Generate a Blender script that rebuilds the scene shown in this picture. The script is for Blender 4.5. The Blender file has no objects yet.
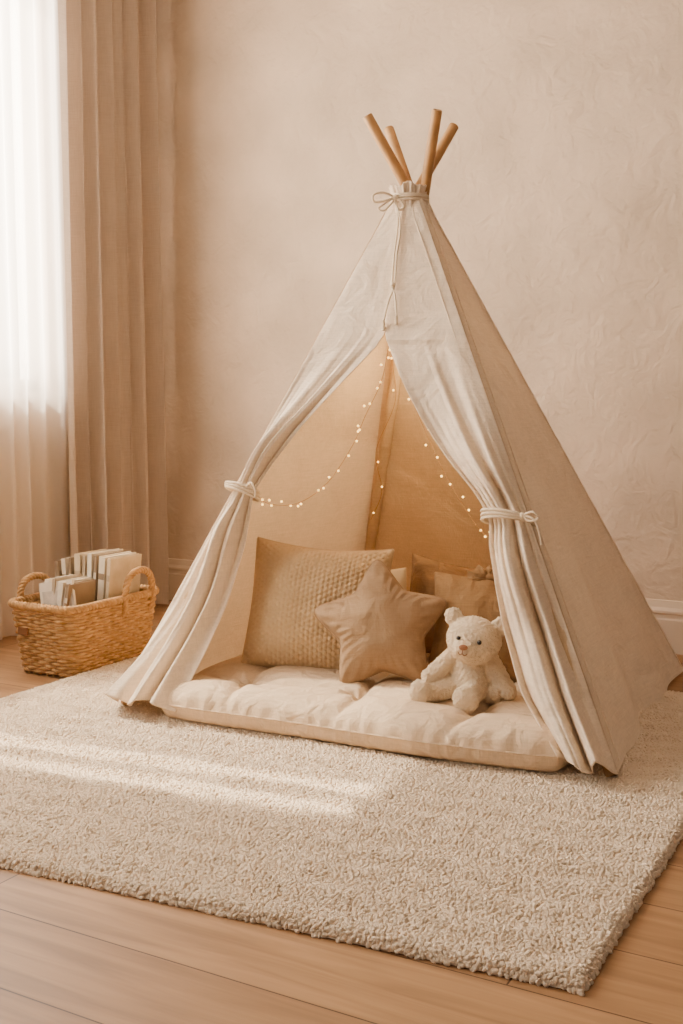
import bpy, bmesh, math, random
import numpy as np
from mathutils import Vector, Matrix, Euler
random.seed(7); rng=np.random.RandomState(5)
S=bpy.context.scene
COL=S.collection
R=math.radians
# ------------------------------------------------------------------ helpers
def lin(c):
    out=[]
    for v in c[:3]:
        v=v/255.
        out.append(v/12.92 if v<=.04045 else ((v+.055)/1.055)**2.4)
    return (*out,1.)
def empty(name,loc=(0,0,0),rot=(0,0,0)):
    e=bpy.data.objects.new(name,None); e.location=loc; e.rotation_euler=rot
    e.empty_display_size=.1; COL.objects.link(e); return e
def link(o,parent=None):
    COL.objects.link(o)
    if parent is not None: o.parent=parent
    return o
class MB:
    def __init__(s): s.v=[]; s.f=[]; s.m=[]; s.n=0
    def add(s,v,f,mi=0):
        v=np.asarray(v,float).reshape(-1,3)
        s.v.append(v); s.f+= [tuple(int(i)+s.n for i in q) for q in f]; s.m+=[mi]*len(f); s.n+=len(v)
    def grid(s,P,mi=0,closeu=False,closev=False,flip=False):
        P=np.asarray(P,float); r,c=P.shape[:2]; f=[]
        for i in range(r if closeu else r-1):
            for j in range(c if closev else c-1):
                a=i*c+j; b=i*c+(j+1)%c; d=((i+1)%r)*c+(j+1)%c; e=((i+1)%r)*c+j
                f.append((a,e,d,b) if flip else (a,b,d,e))
        s.add(P,f,mi)
    def tube(s,pts,r,n=8,mi=0,closed=False,cap=True):
        pts=np.asarray(pts,float); N=len(pts)
        rr=np.broadcast_to(np.asarray(r,float),(N,))
        if closed: T=np.roll(pts,-1,0)-np.roll(pts,1,0)
        else: T=np.gradient(pts,axis=0)
        T/=np.linalg.norm(T,axis=1)[:,None]+1e-12
        u=np.cross(T[0],[0,0,1.]);
        if np.linalg.norm(u)<1e-3: u=np.cross(T[0],[1.,0,0])
        u/=np.linalg.norm(u); rows=[]
        a=np.arange(n)*2*math.pi/n
        for i in range(N):
            u=u-T[i]*np.dot(u,T[i]); u/=np.linalg.norm(u); w=np.cross(T[i],u)
            rows.append(pts[i]+rr[i]*(np.cos(a)[:,None]*u+np.sin(a)[:,None]*w))
        base=s.n
        s.grid(np.array(rows),mi,closeu=closed,closev=True)
        if cap and not closed:
            s.f.append(tuple(base+i for i in range(n))); s.m.append(mi)
            s.f.append(tuple(base+(N-1)*n+i for i in reversed(range(n)))); s.m.append(mi)
    def box(s,lo,hi,mi=0):
        x0,y0,z0=lo;x1,y1,z1=hi
        s.add([(x0,y0,z0),(x1,y0,z0),(x1,y1,z0),(x0,y1,z0),(x0,y0,z1),(x1,y0,z1),(x1,y1,z1),(x0,y1,z1)],
              [(0,3,2,1),(4,5,6,7),(0,1,5,4),(1,2,6,5),(2,3,7,6),(3,0,4,7)],mi)
    def ball(s,c,r,mi=0,M=None,nu=20,nv=14):
        r=np.broadcast_to(np.asarray(r,float),(3,))
        th=np.linspace(0,math.pi,nv)[:,None]; ph=(np.arange(nu)*2*math.pi/nu)[None,:]
        P=np.stack([np.sin(th)*np.cos(ph),np.sin(th)*np.sin(ph),np.cos(th)+0*ph],-1)*r
        if M is not None: P=P@np.array(M).T
        s.grid(P+np.asarray(c,float),mi,closev=True)
    def obj(s,name,mats,parent=None,smooth=True,loc=None,rot=None):
        me=bpy.data.meshes.new(name); me.from_pydata(np.concatenate(s.v).tolist(),[],s.f)
        for m in (mats if isinstance(mats,(list,tuple)) else [mats]): me.materials.append(m)
        me.polygons.foreach_set('material_index',s.m)
        me.polygons.foreach_set('use_smooth',[smooth]*len(s.f)); me.update()
        o=bpy.data.objects.new(name,me); link(o,parent)
        if loc: o.location=loc
        if rot: o.rotation_euler=rot
        return o
def bezier(pts,n=40):
    P=np.asarray(pts,float); P=np.vstack([2*P[0]-P[1],P,2*P[-1]-P[-2]]); out=[]
    k=len(P)-3
    for i in range(k):
        m=max(2,n//k); t=np.linspace(0,1,m,endpoint=(i==k-1))[:,None]
        a,b,c,d=P[i:i+4]
        out.append(.5*((2*b)+(-a+c)*t+(2*a-5*b+4*c-d)*t**2+(-a+3*b-3*c+d)*t**3))
    return np.vstack(out)
def cloth_noise(u,v,seed,n=14,f0=3,f1=14):
    r=np.random.RandomState(seed); out=0
    for i in range(n):
        fr=r.uniform(f0,f1); an=r.uniform(0,math.pi); out=out+np.sin(2*math.pi*(fr*(u*math.cos(an)+v*math.sin(an))+r.rand()))/fr*f0
    return out/math.sqrt(n)
# ------------------------------------------------------------------ materials
def mat(name,rgb,rough=.9,var=.06,vscale=6,bump=.3,bscale=400,bdist=.001,kind='noise',sheen=.0,transl=0.,big=0.,bigscale=12,rgb2=None,trcol=None,spec=.25,vdetail=6):
    m=bpy.data.materials.new(name); m.use_nodes=True; nt=m.node_tree; N=nt.nodes; L=nt.links
    b=N['Principled BSDF']; out=N['Material Output']
    tc=N.new('ShaderNodeTexCoord')
    c=lin(rgb)
    n=N.new('ShaderNodeTexNoise'); n.inputs['Scale'].default_value=vscale; n.inputs['Detail'].default_value=vdetail
    L.new(tc.outputs['Object'],n.inputs['Vector'])
    r=N.new('ShaderNodeValToRGB'); L.new(n.outputs['Fac'],r.inputs['Fac'])
    r.color_ramp.elements[0].position=.3; r.color_ramp.elements[1].position=.7
    if rgb2: c2=lin(rgb2); ca=c2; cb=c
    else: ca=tuple(x*(1-var) for x in c[:3])+(1,); cb=tuple(min(1,x*(1+var)) for x in c[:3])+(1,)
    r.color_ramp.elements[0].color=ca; r.color_ramp.elements[1].color=cb
    L.new(r.outputs['Color'],b.inputs['Base Color'])
    b.inputs['Roughness'].default_value=rough
    b.inputs['Specular IOR Level'].default_value=spec
    if sheen:
        b.inputs['Sheen Weight'].default_value=sheen; b.inputs['Sheen Roughness'].default_value=.5
    if kind=='linen':
        hs=[]
        for sc in ((1,1,.06),(.06,.06,1)):
            mp=N.new('ShaderNodeMapping'); mp.inputs['Scale'].default_value=sc; L.new(tc.outputs['Object'],mp.inputs['Vector'])
            w=N.new('ShaderNodeTexNoise'); w.inputs['Scale'].default_value=bscale; w.inputs['Detail'].default_value=3; L.new(mp.outputs[0],w.inputs['Vector']); hs.append(w.outputs['Fac'])
        ad=N.new('ShaderNodeMath'); ad.operation='ADD'; L.new(hs[0],ad.inputs[0]); L.new(hs[1],ad.inputs[1]); h=ad.outputs[0]
        r2=N.new('ShaderNodeMapRange'); r2.inputs[1].default_value=.7; r2.inputs[2].default_value=1.3; r2.inputs[3].default_value=.90; r2.inputs[4].default_value=1.06; L.new(h,r2.inputs[0])
        mv=N.new('ShaderNodeVectorMath'); mv.operation='SCALE'; L.new(r.outputs['Color'],mv.inputs[0]); L.new(r2.outputs[0],mv.inputs['Scale']); L.new(mv.outputs[0],b.inputs['Base Color'])
    else:
        t=N.new('ShaderNodeTexNoise'); t.inputs['Scale'].default_value=bscale; t.inputs['Detail'].default_value=4; h=t.outputs['Fac']
        L.new(tc.outputs['Object'],t.inputs['Vector'])
    bp=N.new('ShaderNodeBump'); bp.inputs['Strength'].default_value=bump; bp.inputs['Distance'].default_value=bdist
    L.new(h,bp.inputs['Height']); last=bp
    if big:
        t2=N.new('ShaderNodeTexNoise'); t2.inputs['Scale'].default_value=bigscale; t2.inputs['Detail'].default_value=3; t2.inputs['Distortion'].default_value=.8
        L.new(tc.outputs['Object'],t2.inputs['Vector'])
        bp2=N.new('ShaderNodeBump'); bp2.inputs['Strength'].default_value=1; bp2.inputs['Distance'].default_value=big
        L.new(t2.outputs['Fac'],bp2.inputs['Height']); L.new(bp.outputs['Normal'],bp2.inputs['Normal']); last=bp2
    L.new(last.outputs['Normal'],b.inputs['Normal'])
    if transl:
        tr=N.new('ShaderNodeBsdfTranslucent'); tr.inputs['Color'].default_value=lin(trcol or rgb)
        mx=N.new('ShaderNodeMixShader'); mx.inputs[0].default_value=transl
        L.new(b.outputs[0],mx.inputs[1]); L.new(tr.outputs[0],mx.inputs[2]); L.new(mx.outputs[0],out.inputs['Surface'])
    return m
M_wall=mat('plaster_wall',(206,184,161),.95,.14,3.2,bump=.7,bscale=45,bdist=.004,big=.009,bigscale=11,vdetail=9)
M_ceil=mat('ceiling_paint',(225,212,196),.95,.02)
M_base=mat('baseboard_paint',(218,198,176),.6,.02,bump=.05)
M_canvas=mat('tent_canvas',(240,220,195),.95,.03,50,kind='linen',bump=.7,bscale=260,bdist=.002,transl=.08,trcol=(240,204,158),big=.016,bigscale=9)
M_canvas_shaded=mat('tent_canvas_back',(220,192,154),.95,.03,30,kind='linen',bump=.7,bscale=260,bdist=.002,transl=.12,trcol=(236,198,150),big=.014,bigscale=7)  # same canvas, with interior shade and warm glow put into the colour
M_rope=mat('cotton_cord',(228,208,180),.9,.06,200,bump=.6,bscale=700)
M_pole=mat('pine_pole',(184,138,86),.55,.15,20,bump=.1,bscale=120,spec=.4)
M_mat=mat('floor_mattress_cotton',(218,192,161),.95,.03,10,kind='linen',bump=.5,bscale=300,bdist=.001,big=.014,bigscale=16)
M_knit=mat('knit_cushion',(204,176,138),.95,.05,14,bump=.6,bscale=500,bdist=.001)
M_star=mat('star_cushion_cotton',(160,131,101),.95,.04,14,kind='linen',bump=.5,bscale=300,big=.010,bigscale=18)
M_ochre=mat('ochre_cushion',(152,118,80),.95,.06,12,kind='linen',bump=.5,bscale=300,big=.012,bigscale=14)
M_ruf=mat('brown_cushion',(146,112,76),.95,.08,12,kind='linen',bump=.5,bscale=300,big=.012,bigscale=20)
M_white=mat('cream_cushion',(218,200,172),.95,.03,12,bump=.4,bscale=400)
M_fur=mat('teddy_fur',(232,209,177),.95,.06,60,bump=1.,bscale=330,bdist=.004,sheen=.2)
M_nose=mat('teddy_nose',(150,104,76),.6,.05,bump=.2)
M_eye=mat('bead_eye',(20,14,12),.15,.0,bump=0,spec=.6)
M_rug=mat('rug_wool',(230,209,183),.97,.06,30,kind='noise',bump=.8,bscale=500,bdist=.003,sheen=.15)
M_wick=mat('wicker_seagrass',(192,150,98),.7,.25,45,bump=.6,bscale=300,bdist=.001,rgb2=(146,106,62))
M_drape=mat('drape_linen',(190,171,153),.95,.04,8,kind='linen',bump=.5,bscale=300,transl=.15,trcol=(212,195,178))
M_frame=mat('window_frame_paint',(235,228,220),.5,.02,bump=.05)
M_page=mat('book_pages',(206,188,160),.9,.08,150,bump=.4,bscale=300)
M_tag=mat('leather_tag',(120,78,48),.6,.05)
M_blocker=mat('blind_fabric',(225,215,200),.9,.03)  # for the added sheet that blocks the sun
def bookmat(i,rgb,rgb2): return mat('book_cover_%d'%i,rgb,.55,.05,18,bump=.05,rgb2=rgb2,spec=.4)
M_sheer=bpy.data.materials.new('sheer_voile'); M_sheer.use_nodes=True
nt=M_sheer.node_tree; N=nt.nodes; L=nt.links; N.clear()
o=N.new('ShaderNodeOutputMaterial'); d=N.new('ShaderNodeBsdfDiffuse'); d.inputs[0].default_value=lin((242,232,220))
t=N.new('ShaderNodeBsdfTranslucent'); t.inputs[0].default_value=lin((248,241,232)); tp=N.new('ShaderNodeBsdfTransparent')
m1=N.new('ShaderNodeMixShader'); m1.inputs[0].default_value=.6; m2=N.new('ShaderNodeMixShader'); m2.inputs[0].default_value=.28
L.new(d.outputs[0],m1.inputs[1]); L.new(t.outputs[0],m1.inputs[2]); L.new(m1.outputs[0],m2.inputs[1]); L.new(tp.outputs[0],m2.inputs[2]); L.new(m2.outputs[0],o.inputs[0])
# floor wood planks (run along X)
M_floor=bpy.data.materials.new('oak_planks'); M_floor.use_nodes=True
nt=M_floor.node_tree; N=nt.nodes; L=nt.links; b=N['Principled BSDF']
tc=N.new('ShaderNodeTexCoord'); br=N.new('ShaderNodeTexBrick')
br.inputs['Scale'].default_value=1; br.inputs['Brick Width'].default_value=1.5; br.inputs['Row Height'].default_value=.19
br.inputs['Mortar Size'].default_value=.0016; br.inputs['Mortar Smooth'].default_value=.1; br.offset=.37; br.inputs['Bias'].default_value=0
br.inputs['Color1'].default_value=lin((162,123,85)); br.inputs['Color2'].default_value=lin((148,110,74)); br.inputs['Mortar'].default_value=lin((84,56,36))
L.new(tc.outputs['Object'],br.inputs['Vector'])
mp=N.new('ShaderNodeMapping'); mp.inputs['Scale'].default_value=(1.2,16,1); L.new(tc.outputs['Object'],mp.inputs['Vector'])
nz=N.new('ShaderNodeTexNoise'); nz.inputs['Scale'].default_value=2.2; nz.inputs['Detail'].default_value=8; nz.inputs['Distortion'].default_value=.6; L.new(mp.outputs[0],nz.inputs['Vector'])
rp=N.new('ShaderNodeValToRGB'); rp.color_ramp.elements[0].color=(.68,.64,.60,1); rp.color_ramp.elements[1].color=(1.15,1.15,1.15,1)
rp.color_ramp.elements[0].position=.3; rp.color_ramp.elements[1].position=.7
L.new(nz.outputs['Fac'],rp.inputs[0]); mx=N.new('ShaderNodeMix'); mx.data_type='RGBA'; mx.blend_type='MULTIPLY'; mx.inputs[0].default_value=1
L.new(br.outputs['Color'],mx.inputs[6]); L.new(rp.outputs[0],mx.inputs[7]); L.new(mx.outputs[2],b.inputs['Base Color'])
b.inputs['Roughness'].default_value=.5; b.inputs['Specular IOR Level'].default_value=.35
bp=N.new('ShaderNodeBump'); bp.inputs['Strength'].default_value=.4; bp.inputs['Distance'].default_value=.001; L.new(br.outputs['Fac'],bp.inputs['Height']); bp.invert=True
L.new(bp.outputs[0],b.inputs['Normal'])
M_bulb=bpy.data.materials.new('fairy_bulb'); M_bulb.use_nodes=True
b=M_bulb.node_tree.nodes['Principled BSDF']; b.inputs['Base Color'].default_value=(1,.7,.3,1); b.inputs['Emission Color'].default_value=(1,.55,.14,1); b.inputs['Emission Strength'].default_value=6
M_wire=mat('copper_wire',(190,140,80),.4,.02,bump=0)

# ------------------------------------------------------------------ room shell
XL=-3.14; YB=3.95; HC=2.8; YF=-1.2; XR=2.2
m=MB(); m.box((XL-.15,YF,-.1),(XR,YB+.15,0)); m.obj('floor',M_floor,smooth=False)
m=MB(); m.box((XL-.15,YB,0),(XR,YB+.15,HC)); m.obj('wall_back',M_wall,smooth=False)
m=MB(); m.box((XL-.15,YF,HC),(XR,YB+.15,HC+.1)); m.obj('ceiling',M_ceil,smooth=False)
W=[(-.2,1.15,.93,2.45),(1.6,3.28,.93,2.6)]  # first opening is an unseen window, added to hold the fill lamp
m=MB(); T=XL-.15
m.box((T,YF,0),(XL,YB,.93)); 
m.box((T,YF,.93),(XL,W[0][0],HC)); m.box((T,W[0][1],.93),(XL,W[1][0],HC)); m.box((T,W[1][1],.93),(XL,YB,HC))
m.box((T,W[0][0],W[0][3]),(XL,W[0][1],HC)); m.box((T,W[1][0],W[1][3]),(XL,W[1][1],HC))
m.obj('wall_left',M_wall,smooth=False)
for i,(y0,y1,z0,z1) in enumerate(W):
    m=MB(); x0,x1=XL-.11,XL-.06; w=.05
    m.box((x0,y0,z0),(x1,y1,z0+w)); m.box((x0,y0,z1-w),(x1,y1,z1)); m.box((x0,y0,z0),(x1,y0+w,z1)); m.box((x0,y1-w,z0),(x1,y1,z1))
    yc=(y0+y1)/2; m.box((x0,yc-.03,z0),(x1,yc+.03,z1))
    m.box((XL-.06,y0-.03,z0-.03),(XL+.015,y1+.03,z0))
    m.obj('window_%d'%(i+1),M_frame,smooth=False)
m=MB(); y0,y1,z0,z1=W[0]; m.box((XL-.135,y0,z0),(XL-.13,y1,z1)); m.obj('roller_blind',M_blocker,smooth=False)  # unseen opaque sheet, added to keep sun out of the added opening
def baseboard(name,a,b,nrm):
    a=np.array(a,float); b=np.array(b,float); nrm=np.array(nrm,float)
    prof=[(0,0),(.020,0),(.020,.118),(.017,.124),(.017,.138),(.021,.143),(.021,.151),(.012,.162),(.008,.178),(.006,.186),(0,.188)]
    P=np.array([[p0+nrm*x+np.array([0,0,z]) for x,z in prof] for p0 in (a,b)])
    m=MB(); m.grid(P); return m.obj(name,M_base,smooth=False)
baseboard('baseboard_back',(XL,YB,0),(XR,YB,0),(0,-1,0))
baseboard('baseboard_left',(XL,YF,0),(XL,YB,0),(1,0,0))

# ------------------------------------------------------------------ curtains
def curtain(name,y0,y1,x,amp,nf,mt,z0=.012,z1=2.72,seed=1,parent=None,ny=None):
    r=np.random.RandomState(seed); ny=ny or int(nf*22)
    q=np.linspace(0,1,ny)[None,:]; z=np.linspace(z0,z1,60)[:,None]; h=(z-z0)/(z1-z0)
    ph=2*math.pi*nf*q+ 1.3*np.sin(2*math.pi*(q*2.3+r.rand()))+ .35*np.sin(3*h+6*q)
    f=np.sin(ph)+.25*np.sin(2*ph+1+h)+.25*np.sin(.5*ph+2)
    a=amp*(1-.25*h)*(1+.45*np.sin(2*math.pi*(q*1.7+r.rand())))
    X=x+a*f; Y=y0+(y1-y0)*q+ .35*amp*np.cos(ph)*(1-.2*h)+0*h
    P=np.stack([X,Y,z+0*X],-1); m=MB(); m.grid(P); return m.obj(name,mt,parent)
cur=empty('window_curtains')
curtain('drape',3.22,3.79,-3.010,.038,6.5,M_drape,seed=3,parent=cur)
curtain('sheer_panel',1.90,3.34,-3.07,.016,15,M_sheer,seed=5,parent=cur)
curtain('sheer_edge_a',1.77,1.835,-3.06,.008,1,M_sheer,seed=6,parent=cur,ny=14)  # off-screen strip, added so its gaps cut the sun into streaks
curtain('sheer_edge_b',1.45,1.70,-3.06,.014,3,M_sheer,seed=8,parent=cur)  # second off-screen strip, bounding the gap that shapes the streaks
m=MB(); m.tube([(-3.04,1.35,2.735),(-3.04,3.92,2.735)],.014,12); m.obj('curtain_rod',M_frame,cur)

# ------------------------------------------------------------------ rug : base slab + instanced boucle tufts
RX0,RX1,RY1=-2.425,-.445,3.34
nx,ny=240,220
x=np.linspace(0,1,nx); y=np.linspace(0,1,ny); Ug,Vg=np.meshgrid(x,y)
Xg=RX0+(RX1-RX0)*Ug; y0g=1.550-(RX1-Xg)*.085; Yg=y0g+(RY1-y0g)*Vg
e=np.minimum(np.minimum(Xg-RX0,RX1-Xg),np.minimum(Yg-y0g,RY1-Yg))
Z=.002+.015*np.clip(1-(1-np.clip(e/.018,0,1))**2,0,1)**.6
Z=Z+(.0034*np.sin(Yg*62+1.2*np.sin(Xg*5)+.8*np.sin(Xg*17))+.0034*cloth_noise(Xg,Yg,31,24,3,16))*np.clip(e/.05,0,1)
verts=np.stack([Xg,Yg,Z],-1).reshape(-1,3)
idx=np.arange(nx*ny).reshape(ny,nx); q=np.stack([idx[:-1,:-1],idx[:-1,1:],idx[1:,1:],idx[1:,:-1]],-1).reshape(-1,4)
me=bpy.data.meshes.new('area_rug'); me.from_pydata(verts.tolist(),[],q.tolist()); me.materials.append(M_rug)
me.polygons.foreach_set('use_smooth',[True]*len(q)); rug=bpy.data.objects.new('area_rug',me); link(rug)
ng=bpy.data.node_groups.new('rug_tufts','GeometryNodeTree')
ng.interface.new_socket('Geometry',in_out='INPUT',socket_type='NodeSocketGeometry'); ng.interface.new_socket('Geometry',in_out='OUTPUT',socket_type='NodeSocketGeometry')
N=ng.nodes; L=ng.links
gi=N.new('NodeGroupInput'); go=N.new('NodeGroupOutput')
dp=N.new('GeometryNodeDistributePointsOnFaces'); dp.distribute_method='POISSON'; dp.inputs['Distance Min'].default_value=.0052; dp.inputs['Density Max'].default_value=45000
L.new(gi.outputs[0],dp.inputs['Mesh'])
ico=N.new('GeometryNodeMeshIcoSphere'); ico.inputs['Radius'].default_value=.0058; ico.inputs['Subdivisions'].default_value=3
nt_=N.new('ShaderNodeTexNoise'); nt_.inputs['Scale'].default_value=170; nt_.inputs['Detail'].default_value=2
nrm=N.new('GeometryNodeInputNormal'); sub=N.new('ShaderNodeMath'); sub.operation='SUBTRACT'; sub.inputs[1].default_value=.5; L.new(nt_.outputs['Fac'],sub.inputs[0])
mul=N.new('ShaderNodeMath'); mul.operation='MULTIPLY'; mul.inputs[1].default_value=.010; L.new(sub.outputs[0],mul.inputs[0])
vs=N.new('ShaderNodeVectorMath'); vs.operation='SCALE'; L.new(nrm.outputs[0],vs.inputs[0]); L.new(mul.outputs[0],vs.inputs['Scale'])
sp=N.new('GeometryNodeSetPosition'); L.new(ico.outputs['Mesh'],sp.inputs['Geometry']); L.new(vs.outputs[0],sp.inputs['Offset'])
ss=N.new('GeometryNodeSetShadeSmooth'); L.new(sp.outputs[0],ss.inputs['Geometry'])
sm_=N.new('GeometryNodeSetMaterial'); sm_.inputs['Material'].default_value=M_rug; L.new(ss.outputs[0],sm_.inputs['Geometry'])
ip=N.new('GeometryNodeInstanceOnPoints'); L.new(dp.outputs['Points'],ip.inputs['Points']); L.new(sm_.outputs[0],ip.inputs['Instance'])
rr1=N.new('FunctionNodeRandomValue'); rr1.data_type='FLOAT_VECTOR'; rr1.inputs[0].default_value=(-3.1,-3.1,-3.1); rr1.inputs[1].default_value=(3.1,3.1,3.1); L.new(rr1.outputs[0],ip.inputs['Rotation'])
rr2=N.new('FunctionNodeRandomValue'); rr2.data_type='FLOAT_VECTOR'; rr2.inputs[0].default_value=(.6,.6,.6); rr2.inputs[1].default_value=(1.15,1.1,1.1); rr2.inputs['Seed'].default_value=4; L.new(rr2.outputs[0],ip.inputs['Scale'])
jg=N.new('GeometryNodeJoinGeometry'); L.new(ip.outputs[0],jg.inputs[0]); L.new(gi.outputs[0],jg.inputs[0]); L.new(jg.outputs[0],go.inputs[0])
md=rug.modifiers.new('tufts','NODES'); md.node_group=ng

# ------------------------------------------------------------------ teepee
tent=empty('teepee_tent')
A=np.array([-1.455,3.045,1.50])
foot={'FL':np.array([-2.050,2.410,.020]),'FR':np.array([-.655,2.480,.020]),'BR':np.array([-.752,3.645,0]),'BL':np.array([-1.920,3.575,0])}
top={'BR':np.array([-1.552,2.955,1.728]),'FR':np.array([-1.568,3.130,1.730]),'BL':np.array([-1.340,2.985,1.725]),'FL':np.array([-1.350,3.135,1.715])}
m=MB(); m2=MB()
for k in foot:
    a,b=foot[k],top[k]; d=(b-a)/np.linalg.norm(b-a); Lp=np.linalg.norm(b-a)
    dist=np.concatenate([[0,.003],np.linspace(.03,Lp-.03,26),[Lp-.003,Lp]]); pts=a+d*dist[:,None]
    rr=np.full(len(pts),.0155); rr[0]=.012; rr[-1]=.0125; m.tube(pts,rr,16)
    dist=np.linspace(.05,Lp*.86,60); m2.tube(a+d*dist[:,None],.0185+.0015*np.sin(dist*40)+.001*np.sin(dist*93),16)
m.obj('wooden_poles',M_pole,tent); m2.obj('pole_sleeves',M_canvas_shaded,tent)
def corner(k,t):
    d=foot[k]-A; d[2]=0; d/=np.linalg.norm(d)
    a=A+d*.052+np.array([0,0,-.005]); f=foot[k]+d*.020
    f[2]=.036 if k in('FL','FR') else .012
    t=np.asarray(t)[...,None]
    return a*(1-t)+f*t
def smoothkeys(keys,t):
    ks=np.array(keys); tt=np.linspace(0,1,401); v=np.interp(tt,ks[:,0],ks[:,1])
    k=np.hanning(27); k/=k.sum(); vp=np.pad(v,13,mode='edge'); v=np.convolve(vp,k,'valid'); return np.interp(t,tt,v)
def panel(name,k0,k1,sag=.03,foldamp=.01,nf=3,seed=1,mt=M_canvas,tiepull=0):
    nr,nc=150,110; t=np.linspace(0,1,nr)[:,None]*np.ones((1,nc)); s=np.linspace(0,1,nc)[None,:]*np.ones((nr,1))
    P=corner(k0,t)*(1-s[...,None])+corner(k1,t)*s[...,None]
    n=np.cross(foot[k1]-foot[k0],A-foot[k0]); n/=np.linalg.norm(n)
    edge=np.clip(np.sin(math.pi*s)*3,0,1)
    d=-sag*np.sin(math.pi*s)**1.5*t**1.2+foldamp*t**1.5*np.sin(2*math.pi*nf*s+1.3*t+seed)*np.sin(math.pi*s)**.8
    d=d+.007*cloth_noise(s*t,t,seed,14,2,9)*edge
    if tiepull:
        an=np.arctan2(t-.60,s*.9+.02); rr_=np.hypot(t-.60,s*.9)
        d=d+.008*np.sin(an*9+1)*np.exp(-rr_/.25)*np.clip(s*10,0,1)
    P=P+n*d[...,None]
    P[...,2]+= .012*np.sin(2*math.pi*2.2*s+seed)*(t**12)*np.sin(math.pi*s)+.006*(t**12)*np.sin(math.pi*s)
    m=MB(); m.grid(P); return m.obj(name,mt,tent)
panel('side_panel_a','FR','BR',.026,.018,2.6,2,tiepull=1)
panel('back_panel','BR','BL',.03,.010,3,4,M_canvas_shaded)
panel('side_panel_b','BL','FL',.025,.008,3,7,M_canvas_shaded)
nF=np.cross(foot['FR']-foot['FL'],A-foot['FL']); nF/=np.linalg.norm(nF)
sLk=[(0,.5),(.26,.49),(.285,.475),(.33,.37),(.37,.29),(.42,.215),(.47,.155),(.53,.112),(.59,.085),(.63,.110),(.69,.140),(.85,.158),(1,.180)]
sRk=[(0,.48),(.26,.475),(.285,.485),(.34,.565),(.40,.64),(.47,.725),(.525,.79),(.575,.855),(.62,.885),(.66,.862),(.8,.855),(.9,.868),(1,.915)]
def flap(name,side):
    nr,nc=240,120; t1=np.linspace(0,1,nr); q1=np.linspace(0,1,nc)
    t=t1[:,None]*np.ones((1,nc)); q=q1[None,:]*np.ones((nr,1))
    if side=='L':
        sv=smoothkeys(sLk,t); s=q*sv; w=sv; tie=.59; nf=2.7; o1=0
    else:
        sv=smoothkeys(sRk,t); s=1-q*(1-sv); w=1-sv; tie=.62; nf=2.3; o1=2
    P=corner('FL',t)*(1-s[...,None])+corner('FR',t)*s[...,None]
    W0=1.46*t*.5; ratio=np.clip(w/.5,0,1)
    ex=np.sqrt(np.clip(1-ratio**2,0,1)); amp=W0/(4*nf)*ex*.40
    pinch=np.exp(-((t-tie)/.04)**2)
    amp=amp*(1-.4*pinch)*(.40+.60*np.clip((t-.30)/.28,0,1))
    ph=2*math.pi*nf*(q+.08*np.sin(2*math.pi*q*1.3+o1+1.6*t))+1.5*np.sin(3.4*t+o1)
    f=np.sin(ph)+.30*np.sin(2.3*ph+1+5*t)+.35*np.sin(.5*ph+5*t)
    near=np.exp(-(np.abs(t-tie)/.13))
    f=f+.45*near*np.sin(2*math.pi*8*q+o1+2*t)
    taper=np.clip(q/.14,0,1)**.8
    d=amp*f*taper
    d=d+.035*np.sin(math.pi*q)*np.exp(-((t-tie+.08)/.07)**2)+.034*np.sin(math.pi*q)*np.exp(-((t-tie-.09)/.06)**2)
    d=d+np.where(t<.3,(.003 if side=='L' else .009)*q,0)
    d=d+(.085 if side=='L' else .075)*np.clip((t-.80)/.20,0,1)**1.4*taper+.014*taper*t
    d=d+.0070*cloth_noise(s*t,t,3 if side=='L' else 9,14,2,10)*taper
    P=P+nF*d[...,None]
    P[...,2]=np.maximum(P[...,2]+(.014*np.sin(ph*.6+1)+.004*q)*t**14*taper-.006,.030)
    m=MB(); m.grid(P); o=m.obj(name,M_canvas,tent)
    so=o.modifiers.new('thickness','SOLIDIFY'); so.thickness=.003; so.offset=0
    return P
PL=flap('front_flap_a','L'); PR=flap('front_flap_b','R')
m=MB()
t=np.linspace(0.02,.99,60)
nS=np.cross(foot['BR']-foot['FR'],A-foot['FR']); nS/=np.linalg.norm(nS)
for k,kn in (('FR','BR'),('FR','FL'),('BR','FR')):
    c=corner(k,t); o2=corner(kn,t); off=.034
    dirv=(o2-c); wid=np.linalg.norm(dirv,axis=1)[:,None]; dirv=dirv/(wid+1e-9)
    pts=c+dirv*np.minimum(off,wid*.25)
    m.tube(pts+(nF if {k,kn}=={'FR','FL'} else nS)*.0045,.0018,6)
m.obj('sleeve_seams',M_canvas,tent)
# collar
m=MB(); zk=np.array([1.435,1.455,1.475,1.490,1.502,1.518,1.528]); rk=np.array([.060,.058,.055,.050,.051,.056,.060])
zf=np.linspace(zk[0],zk[-1],26); rf=np.interp(zf,zk,rk); th=np.arange(160)*2*math.pi/160
pl_=.0028*np.sin(17*th+1.2*np.sin(3*th))+.0018*np.sin(29*th+np.sin(5*th))
P=np.array([np.stack([A[0]+(r_+pl_)*np.cos(th),A[1]+(r_+pl_)*np.sin(th),z_+(.005*np.sin(5*th+1)+.003*np.sin(9*th))*(i/25)],-1) for i,(z_,r_) in enumerate(zip(zf,rf))])
m.grid(P,closev=True); o=m.obj('gathered_collar',M_canvas,tent); so=o.modifiers.new('t','SOLIDIFY'); so.thickness=.004
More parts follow.
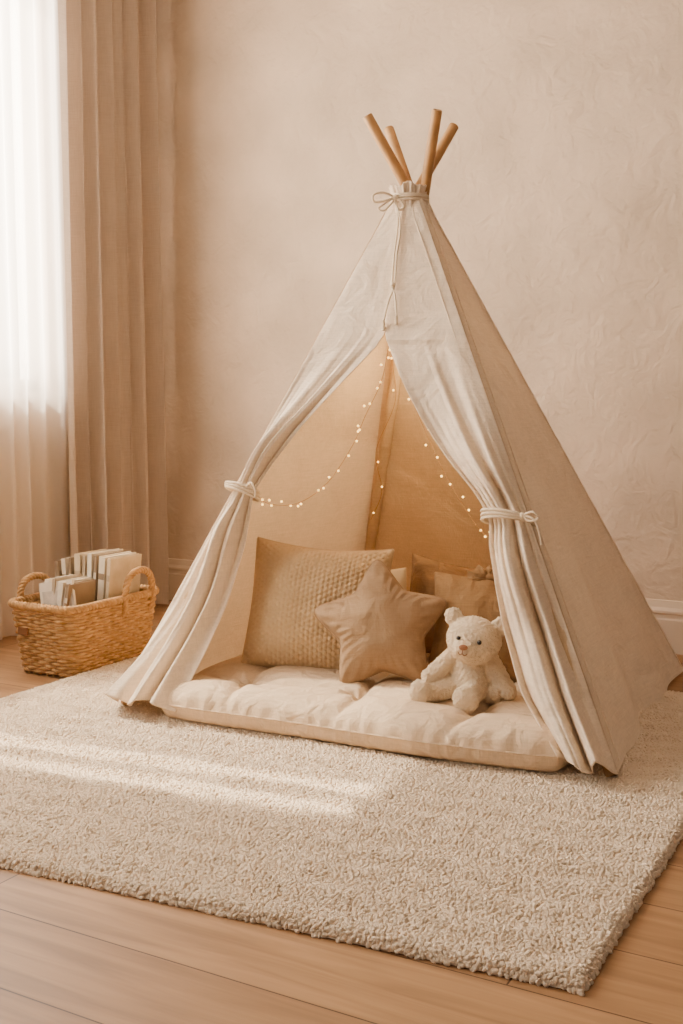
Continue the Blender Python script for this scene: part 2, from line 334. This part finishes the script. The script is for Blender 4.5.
# cords
m=MB()
def ring(c,r,z,tilt=0,rad=.0042):
    a=np.linspace(0,2*math.pi,60,endpoint=False); m.tube(np.stack([c[0]+r*np.cos(a),c[1]+r*np.sin(a),z+tilt*np.cos(a)],-1),rad,8,closed=True)
ring(A,.056,1.492,.003); ring(A,.055,1.500,-.002); ring(A,.056,1.484,.002)
K=np.array([-1.472,2.984,1.490])
r_=lambda x,z,y=0: K+np.array([x*.875,x*.485*1.0+y,z])
m.ball(K,(.010,.009,.009))
m.tube(bezier([r_(0,0),r_(-.03,.012,-.01),r_(-.060,.006,-.01),r_(-.058,-.014,-.01),r_(-.028,-.012,-.01),r_(0,0)],50),.0035)
m.tube(bezier([r_(0,0),r_(-.03,-.022,-.012),r_(-.045,-.034,-.012),r_(-.028,-.04,-.014),r_(-.008,-.02,-.01),r_(0,0)],40),.0030)
m.tube(bezier([r_(0,0),r_(.02,-.012,-.01),r_(.030,-.03,-.012),r_(.018,-.038,-.014),r_(.004,-.018,-.01),r_(0,0)],40),.0030)
def onfront(s,t,off=.02):
    return corner('FL',t)*(1-s)+corner('FR',t)*s+nF*off
c1=[K,onfront(.52,.07,.018),onfront(.51,.13,.018),onfront(.52,.19,.018),onfront(.49,.225,.022),onfront(.475,.262,.022)]
c2=[K,onfront(.46,.06,.018),onfront(.48,.13,.018),onfront(.50,.19,.018),onfront(.54,.215,.022),onfront(.565,.255,.022)]
m.tube(bezier(c1,70),.0028,6); m.tube(bezier(c2,60),.0028,6)
m.ball(onfront(.51,.192,.022),.008)
m.tube([c1[-1],c1[-1]+[0,-.002,-.03]],[.004,.006],8); m.tube([c2[-1],c2[-1]+[0,-.002,-.025]],[.0035,.005],8)
def tieband(P,row,k):
    Rw=P[row]; a=Rw[0]; b=Rw[-1]; c=(a+b)/2; ax=(b-a); w=np.linalg.norm(ax)/2+.014; ax/=np.linalg.norm(ax)
    for o_,tl in ((0,0),(.008,.003),(-.008,-.003)):
        an=np.linspace(0,2*math.pi,50,endpoint=False)
        pts=np.array([c+ax*w*math.cos(q_)+nF*(.008+.046*math.sin(q_))+np.array([0,0,o_+tl*math.cos(q_)+k*math.cos(q_)]) for q_ in an])
        m.tube(pts,.0042,7,closed=True)
    return c,ax,w
cL,axL,wL=tieband(PL,int(.59*239),-.012)
cR,axR,wR=tieband(PR,int(.62*239),.004)
e_=cL+axL*wL*.75+nF*.045
m.tube(bezier([e_,e_+[.02,-.01,.012],e_+[.035,-.01,-.01],e_+[.03,-.005,-.03]],24),.003)
e2=cR-axR*wR*.7+nF*.045
m.ball(e2,.008); m.tube(bezier([e2,e2+[.03,-.01,-.005],e2+[.045,-.005,-.035],e2+[.05,0,-.07]],24),.003)
m.tube(bezier([e2,e2+[.03,-.015,.012],e2+[.045,-.01,-.004],e2+[.02,-.01,-.012],e2],24),.003)
m.obj('tie_cords',M_rope,tent)

# ------------------------------------------------------------------ fairy lights
m=MB()
def inside(s,t,off=-.05): return corner('FL',t)*(1-s)+corner('FR',t)*s+nF*off
strA=bezier([inside(.48,.29,-.03),inside(.45,.36),inside(.40,.43),inside(.37,.49),inside(.31,.56),inside(.23,.60),inside(.15,.61,-.03),inside(.09,.60,-.02)],120)
strB=bezier([inside(.49,.29,-.03),inside(.57,.36),inside(.66,.44),inside(.72,.51),inside(.78,.58),inside(.84,.64),inside(.90,.64,-.02)],100)
def pl(t,o): return foot['BL']*(1-t)+top['BL']*t+np.array(o)
strC=bezier([pl(.80,(.0,-.03,0)),pl(.72,(.02,-.02,0)),pl(.62,(-.022,-.022,0)),pl(.52,(.022,-.025,0)),pl(.42,(-.022,-.022,0)),pl(.34,(.022,-.022,0)),pl(.28,(0,-.027,0))],90)
for st,nb in ((strA,24),(strB,17),(strC,9)):
    m.tube(st,.0009,5,mi=0)
    for i in range(nb):
        p=st[min(len(st)-1,int((i+.5+rng.uniform(-.3,.3))/nb*(len(st)-1)))]+rng.uniform(-.012,.012,3); m.ball(p,.0032,mi=1,nu=10,nv=8)
m.obj('fairy_lights',[M_wire,M_bulb])

# ------------------------------------------------------------------ mattress
nu,nv=240,200; HX,HY=.580,.545
u=np.linspace(-1,1,nu); v=np.linspace(-1,1,nv); U,V=np.meshgrid(u,v)
X=HX*U*(1-.045*np.abs(V)**8); Y=HY*V*(1-.045*np.abs(U)**8)
ex=(1-np.abs(U))*HX; ey=(1-np.abs(V))*HY
prof=lambda d,edge:np.sqrt(np.clip(1-(1-np.clip(d/edge,0,1))**2,0,1))
h=prof(ex,.08)*prof(ey,.08); hb=prof(ex,.035)*prof(ey,.035)
zt=.050+.056*h; zb=.046-.044*hb
q=0
xs_=(-.62,-.05,.52); ys_=(-.66,-.1,.46)
for xs in xs_: q=q+np.exp(-(np.abs(U-xs-.03*np.sin(5*V+xs*9))/.035))
for ys in ys_: q=q+np.exp(-(np.abs(V-ys-.03*np.sin(5*U+ys*7))/.038))
tuf=0; rad=0
for xs in xs_:
    for ys in ys_:
        dx=(U-xs)*HX; dy=(V-ys)*HY; rr_=np.hypot(dx,dy); tuf=tuf+np.exp(-(rr_/.035)**2); an=np.arctan2(dy,dx); rad=rad+np.sin(an*7+xs*5+ys*9)*np.exp(-rr_/.08)*np.clip(rr_/.02,0,1)
zt=zt-(.019*q+.014*tuf)*h+.006*rad*h+.006*h*cloth_noise(U*.4,V*.4,21,20,3,10)
m=MB(); wob=.012*cloth_noise(U*.5,V*.5,5,8,1,5)*(np.abs(V)**6)
pk=.0025*np.sin(U*70+2*np.sin(U*11))*(np.abs(V)**20)
m.grid(np.stack([X,Y+wob+pk,zt],-1)); m.grid(np.stack([X,Y+wob+pk,zb],-1),flip=True)
a=np.concatenate([np.stack([X[0],(Y+wob)[0]],-1),np.stack([X[:,-1],(Y+wob)[:,-1]],-1),np.stack([X[-1][::-1],(Y+wob)[-1][::-1]],-1),np.stack([X[:,0][::-1],(Y+wob)[:,0][::-1]],-1)])
m.tube(np.column_stack([a,np.full(len(a),.048)])[::3],.0028,6,closed=True)
m.obj('floor_mattress',M_mat,loc=(-1.345,2.892,.022),rot=(0,0,R(3.5)))
ZM=.114
# ------------------------------------------------------------------ cushions
def cushion(name,w,h,T,mt,loc,rot,seed=1,corner_pull=.10,parts=None,piping=True,wr=.004,sag=0,knit=False,n=80,flange=.40,pr=.0030):
    u=np.linspace(-1,1,n); U,V=np.meshgrid(u,u)
    X=w/2*U*(1-corner_pull*.6*(1-np.abs(V)**1.6)*np.abs(U)**2); Z=h/2*V*(1-corner_pull*.6*(1-np.abs(U)**1.6)*np.abs(V)**2)
    Z=Z-sag*(1-U**2)*(V>0)*V**2
    H=T/2*(np.clip(1-U**6,0,1)*np.clip(1-V**6,0,1))**.55*(flange+(1-flange)*(1-U**2)*(1-V**2))
    nz=cloth_noise(U*.4,V*.4,seed,16,2,9)*wr*np.clip(H/(T*.2),0,1)
    kn=0
    if knit:
        xx=U*w/2; zz=V*h/2; p=.0135
        kn=-.0042*np.abs(np.sin(math.pi*xx/p))*np.abs(np.sin(math.pi*(zz/p*.8+.5*np.floor(xx/p))))*np.clip(H/(T*.1),0,1)
    m=MB(); m.grid(np.stack([X,-H+nz+kn,Z],-1)); m.grid(np.stack([X,H+nz,Z],-1),flip=True)
    if piping:
        b=np.concatenate([np.stack([X[0],Z[0]],-1)[:-1],np.stack([X[:,-1],Z[:,-1]],-1)[:-1],np.stack([X[-1],Z[-1]],-1)[::-1][:-1],np.stack([X[:,0],Z[:,0]],-1)[::-1][:-1]])
        m.tube(np.stack([b[:,0],0*b[:,0],b[:,1]],-1)[::max(1,n//80)],pr,6,closed=True)
    if parts: parts(m,w,h)
    return m.obj(name,mt,loc=loc,rot=rot)
cushion('knit_cushion',.410,.385,.20,M_knit,(-1.605,2.750,ZM+.174),(R(-18),R(4),R(20)),3,.08,wr=.006,sag=.012,knit=True,n=340)
def knot(m,w,h):
    x0=-.005; z0=h/2*.90
    m.ball((x0,-.035,z0),(.020,.016,.014))
    for a0,l in ((-25,.055),(12,.065),(55,.05),(150,.055),(188,.065),(120,.045),(215,.05)):
        n=14; tt=np.linspace(0,1,n); a=R(a0)
        c=np.stack([x0+l*tt*math.cos(a),-.035-.012*np.sin(3*tt),z0+l*tt*math.sin(a)*.6],-1)
        wd=.004+.016*tt; k=np.linspace(-1,1,9)
        P=np.array([[c[i]+np.array([-math.sin(a)*wd[i]*kk,.004*math.sin(5*kk+i*.3),math.cos(a)*wd[i]*kk]) for kk in k] for i in range(n)]); m.grid(P)
cushion('brown_cushion',.29,.30,.17,M_ruf,(-1.300,3.03,ZM+.148),(R(-15),R(10),R(25)),8,.16,wr=.010,flange=.62,pr=.0015)
cushion('ochre_cushion',.34,.31,.19,M_ochre,(-1.112,2.865,ZM+.140),(R(-22),R(2),R(18)),5,.16,knot,wr=.010,flange=.62,pr=.0015)
cushion('cream_cushion',.22,.26,.10,M_white,(-1.565,3.03,ZM+.122),(R(-14),R(-4),R(25)),6,.09,flange=.6,pr=.0015)
def star_mesh(Ro,ri,T):
    nth=240; nr=40; th=np.arange(nth)*2*math.pi/nth
    m=MB()
    def rad(a):
        k=(a-math.pi/2)%(2*math.pi/5); k=min(k,2*math.pi/5-k)
        p0=np.array([Ro,0]); p1=np.array([ri*math.cos(math.pi/5),ri*math.sin(math.pi/5)])
        d=np.array([math.cos(k),math.sin(k)]); e=p1-p0
        return np.linalg.solve(np.array([[d[0],-e[0]],[d[1],-e[1]]]),p0)[0]
    rb=np.array([rad(a) for a in th]); kk=np.hanning(15); kk/=kk.sum(); rb=np.convolve(np.pad(rb,7,mode='wrap'),kk,'valid')
    G=121; ax=np.linspace(-Ro*1.02,Ro*1.02,G); gx,gz=np.meshgrid(ax,ax); ga=np.arctan2(gz,gx)%(2*math.pi)
    inside_=np.hypot(gx,gz)<np.interp(ga,np.r_[th,2*math.pi],np.r_[rb,rb[0]])
    phi=np.zeros((G,G))
    for _ in range(2500):
        phi[1:-1,1:-1]=.25*(phi[2:,1:-1]+phi[:-2,1:-1]+phi[1:-1,2:]+phi[1:-1,:-2]+1); phi[~inside_]=0
    phi/=phi.max()
    rho=np.linspace(0,1,nr)[:,None]**.85
    X=rho*rb*np.cos(th); Z=rho*rb*np.sin(th)
    fx=(X-ax[0])/(ax[1]-ax[0]); fz=(Z-ax[0])/(ax[1]-ax[0]); ix=np.clip(fx.astype(int),0,G-2); iz=np.clip(fz.astype(int),0,G-2); fx-=ix; fz-=iz
    ph=phi[iz,ix]*(1-fx)*(1-fz)+phi[iz,ix+1]*fx*(1-fz)+phi[iz+1,ix]*(1-fx)*fz+phi[iz+1,ix+1]*fx*fz
    H=T/2*np.power(np.clip(ph,0,1),.5); H[-1]=0
    wr=.006*cloth_noise(X*3,Z*3,4,16,1,6)*np.clip((1-rho)*5,0,1)
    pk=.003*np.sin(th*34)*np.clip((rho-.6)/.4,0,1)*np.clip((1-rho)*8,0,1)
    m.grid(np.stack([X,-H+wr+pk,Z],-1),closev=True,flip=True); m.grid(np.stack([X,H+wr,Z],-1),closev=True)
    m.tube(np.stack([X[-1],0*X[-1],Z[-1]],-1),.0028,6,closed=True)
    return m
star_mesh(.208,.119,.14).obj('star_cushion',M_star,loc=(-1.360,2.680,ZM+.153),rot=(R(-24),R(-5),R(24)))

# ------------------------------------------------------------------ teddy bear
bear=empty('teddy_bear',(-1.072,2.625,ZM-.002),(0,0,R(14)))
m=MB()
def chain(a,b,r0,r1,n=6):
    a=np.array(a,float); b=np.array(b,float)
    for i in range(n):
        k=i/(n-1); m.ball(a*(1-k)+b*k,r0*(1-k)+r1*k,nu=16,nv=12)
m.ball((0,.0,.075),(.056,.050,.072)); m.ball((0,-.012,.055),(.056,.05,.05))
Rh=np.array(Matrix.Rotation(R(9),3,'Y'))
hc=np.array([.012,-.018,.166])
def hp(p): return hc+Rh@np.array(p,float)
m.ball(hc,(.073,.064,.060),M=Rh)
m.ball(hp((0,-.02,-.016)),(.064,.050,.046),M=Rh)
for sx in (-1,1):
    m.ball(hp((sx*.062,.006,.046)),(.026,.015,.026),M=Rh)
m.ball(hp((-.012,-.062,-.014)),(.034,.029,.026),M=Rh)
chain((-.045,-.01,.112),(-.098,-.045,.066),.028,.024)
chain((.048,-.005,.115),(.102,-.025,.036),.028,.024)
chain((-.035,-.02,.040),(-.100,-.065,.028),.034,.027)
m.ball((-.114,-.084,.034),(.031,.022,.036))
chain((.02,-.02,.040),(.008,-.095,.028),.036,.028)
m.ball((.008,-.122,.034),(.035,.020,.038))
chain((.03,0,.032),(.065,-.03,.025),.036,.026)
o=m.obj('body',M_fur,bear)
rm=o.modifiers.new('merge','REMESH'); rm.mode='VOXEL'; rm.voxel_size=.0026; rm.use_smooth_shade=True
sm=o.modifiers.new('smooth','SMOOTH'); sm.iterations=4; sm.factor=.6
tx=bpy.data.textures.new('fur_curl','VORONOI'); tx.noise_scale=.0085
dm=o.modifiers.new('fur','DISPLACE'); dm.texture=tx; dm.texture_coords='LOCAL'; dm.strength=-.0056; dm.mid_level=.35
m=MB()
m.ball(hp((-.032,-.0655,.010)),.0060); m.ball(hp((.022,-.0665,.010)),.0060); m.obj('eyes',M_eye,bear)
m=MB(); m.ball(hp((-.013,-.0925,-.005)),(.0115,.006,.0075)) 
m.tube(bezier([hp((-.013,-.095,-.010)),hp((-.013,-.094,-.021))],6),.0013,6)
m.tube(bezier([hp((-.024,-.088,-.021)),hp((-.018,-.092,-.025)),hp((-.013,-.094,-.021)),hp((-.007,-.092,-.025)),hp((-.001,-.088,-.021))],20),.0013,6)
m.obj('nose',M_nose,bear)

# ------------------------------------------------------------------ wicker basket
BX,BY=-2.550,2.810; bk=empty('wicker_basket',(BX,BY,0))
def rrect(hx,hy,rc,n=260):
    pts=[]
    for (cx,cy,a0) in ((hx-rc,hy-rc,0),(-hx+rc,hy-rc,90),(-hx+rc,-hy+rc,180),(hx-rc,-hy+rc,270)):
        for a in np.linspace(a0,a0+90,12): pts.append((cx+rc*math.cos(R(a)),cy+rc*math.sin(R(a))))
    pts=np.array(pts+[pts[0]]); L=np.r_[0,np.cumsum(np.linalg.norm(np.diff(pts,axis=0),axis=1))]
    s=np.linspace(0,L[-1],n,endpoint=False); P=np.stack([np.interp(s,L,pts[:,0]),np.interp(s,L,pts[:,1])],-1)
    T=np.roll(P,-1,0)-np.roll(P,1,0); T/=np.linalg.norm(T,axis=1)[:,None]; Nn=np.stack([T[:,1],-T[:,0]],-1)
    return P,Nn,s/L[-1]
m=MB(); HB=.222; rows=20; nst=44
for i in range(rows):
    z=.008+HB*(i+.5)/rows; k=z/HB; hx=.120+.020*k; hy=.200+.026*k
    P,Nn,s=rrect(hx,hy,.055); off=.0042*np.sin(math.pi*nst*s+math.pi*(i%2)*1.0)
    P2=P+Nn*off[:,None]; m.tube(np.column_stack([P2,np.full(len(P2),z)+.0008*np.sin(s*50+i)]),.0064,7,closed=True)
for j in range(nst):
    P0,N0,s0=rrect(.120,.200,.055); P1,N1,_=rrect(.140,.226,.055); ii=int(j/nst*260)
    m.tube([(*P0[ii],.002),(*P1[ii],HB)],.0035,6)
for ro,ph in ((0,0),(0,math.pi)):
    P,Nn,s=rrect(.143,.230,.055,420); off=.0065*np.sin(2*math.pi*46*s+ph); zo=.0065*np.cos(2*math.pi*46*s+ph)
    m.tube(np.column_stack([P+Nn*off[:,None],HB+.010+zo]),.0075,7,closed=True)
P,Nn,s=rrect(.118,.198,.055); m.add(np.column_stack([P,np.full(len(P),.008)]),[tuple(range(len(P)))])
def handle(sx,yc,hh):
    pts=bezier([(sx*.142,yc-.068,HB-.05),(sx*.150,yc-.072,HB+.02),(sx*.154,yc-.052,HB+hh*.8),(sx*.156,yc,HB+hh),(sx*.154,yc+.052,HB+hh*.8),(sx*.150,yc+.072,HB+.02),(sx*.142,yc+.068,HB-.05)],90)
    n=len(pts); a=np.arange(n)*.55
    T=np.gradient(pts,axis=0); T/=np.linalg.norm(T,axis=1)[:,None]; u=np.tile([1.,0,0],(n,1)); w=np.cross(T,u)
    for ph in (0,2.09,4.19):
        m.tube(pts+.0065*(np.cos(a+ph)[:,None]*u+np.sin(a+ph)[:,None]*w),.0062,7)
handle(1,.095,.100); handle(-1,-.08,.080)
m.obj('woven_body',M_wick,bk)
m=MB(); m.box((-.085,-.232,.135),(-.045,-.226,.160)); m.obj('label_tag',M_tag,bk,smooth=False)
bks=empty('picture_books',(BX,BY,0))
pal=[((220,206,184),(204,190,168)),((174,154,130),(156,138,114)),((228,218,200),(208,194,172)),((146,124,100),(130,110,88)),((204,184,156),(184,164,134)),((230,220,204),(214,202,184))]
bmats=[bookmat(i,*p) for i,p in enumerate(pal)]
def book(i,x,y,w,dep,h,tilt,mi,yaw=0,z=.02):
    m=MB(); c=.0018
    m.box((0,0,0),(c,dep,h),0); m.box((w-c,0,0),(w,dep,h),0); m.box((0,-.001,0),(w,c,h),0); m.box((c,c,.003),(w-c,dep-.003,h-.004),1)
    m.box((.001,-.0016,h*.78),(w-.001,-.0009,h*.84),2)
    return m.obj('book_%d'%i,[bmats[mi],M_page,bmats[(mi+3)%6]],bks,smooth=False,loc=(x,y,z),rot=(0,tilt,yaw))
x=-.110; i=0
for w,h,mi,tl in ((.014,.325,3,-5),(.018,.335,0,-3),(.010,.34,3,-1),(.026,.355,4,1),(.012,.35,1,2),(.018,.36,2,3),(.012,.355,3,4),(.026,.355,0,5),(.014,.35,4,6)):
    book(i,x,.0,w,.16,h,R(tl),mi); x+=w+.0045; i+=1
x=-.056
for w,h,mi,tl in ((.018,.290,5,4),(.012,.297,1,6),(.020,.291,2,8),(.012,.285,3,10)):
    book(i,x,-.155,w,.13,h,R(tl),mi); x+=w+.005; i+=1
m=MB(); m.box((0,0,0),(.122,.012,.24),0); m.box((.010,-.0012,.03),(.112,0,.21),1)
mp_=mat('picture_cover',(222,208,190),.5,.1,30,rgb2=(168,158,148),bump=.02)
m.obj('book_picture',[bmats[5],mp_],bks,smooth=False,loc=(-.012,-.180,.06),rot=(R(-6),R(-9),R(14)))

# ------------------------------------------------------------------ lights
def area(name,loc,target,sx,sy,power,col):
    l=bpy.data.lights.new(name,'AREA'); l.shape='RECTANGLE'; l.size=sx; l.size_y=sy; l.energy=power; l.color=col
    o=bpy.data.objects.new(name,l); o.location=loc; d=Vector(target)-Vector(loc); o.rotation_euler=d.to_track_quat('-Z','Y').to_euler(); link(o); return o
area('window_daylight_1',(-3.45,2.44,1.78),(0,2.44,1.5),1.9,1.9,340,(1,.93,.83))
area('window_daylight_2',(-3.20,.47,1.7),(0,1.4,.9),1.3,1.4,70,(1,.91,.78))  # added fill lamp in the made-up opening, no real daylight source
sn=bpy.data.lights.new('sun','SUN'); sn.energy=14; sn.angle=R(.9); sn.color=(1,.86,.66)
so=bpy.data.objects.new('sun',sn); so.rotation_euler=Vector((1,.13,-1.17)).to_track_quat('-Z','Y').to_euler(); so.location=(-5,2,4); link(so)
def point(name,loc,e,r,col):
    l=bpy.data.lights.new(name,'POINT'); l.energy=e; l.shadow_soft_size=r; l.color=col; o=bpy.data.objects.new(name,l); o.location=loc; link(o)
point('tent_glow_1',(-1.45,3.08,.98),3.0,.06,(1,.72,.37))
point('tent_glow_2',(-1.35,3.0,.60),.6,.06,(1,.75,.42))
w=bpy.data.worlds.new('world'); S.world=w; w.use_nodes=True
bg=w.node_tree.nodes['Background']; bg.inputs[0].default_value=(1,.885,.755,1); bg.inputs[1].default_value=.30

# ------------------------------------------------------------------ camera
cam=bpy.data.cameras.new('camera'); co=bpy.data.objects.new('camera',cam); COL.objects.link(co)
cam.sensor_fit='VERTICAL'; cam.sensor_height=36; cam.lens=36*1100/1024
co.location=(0,0,.88); co.rotation_euler=(math.pi/2-R(5.56),0,R(29)); S.camera=co
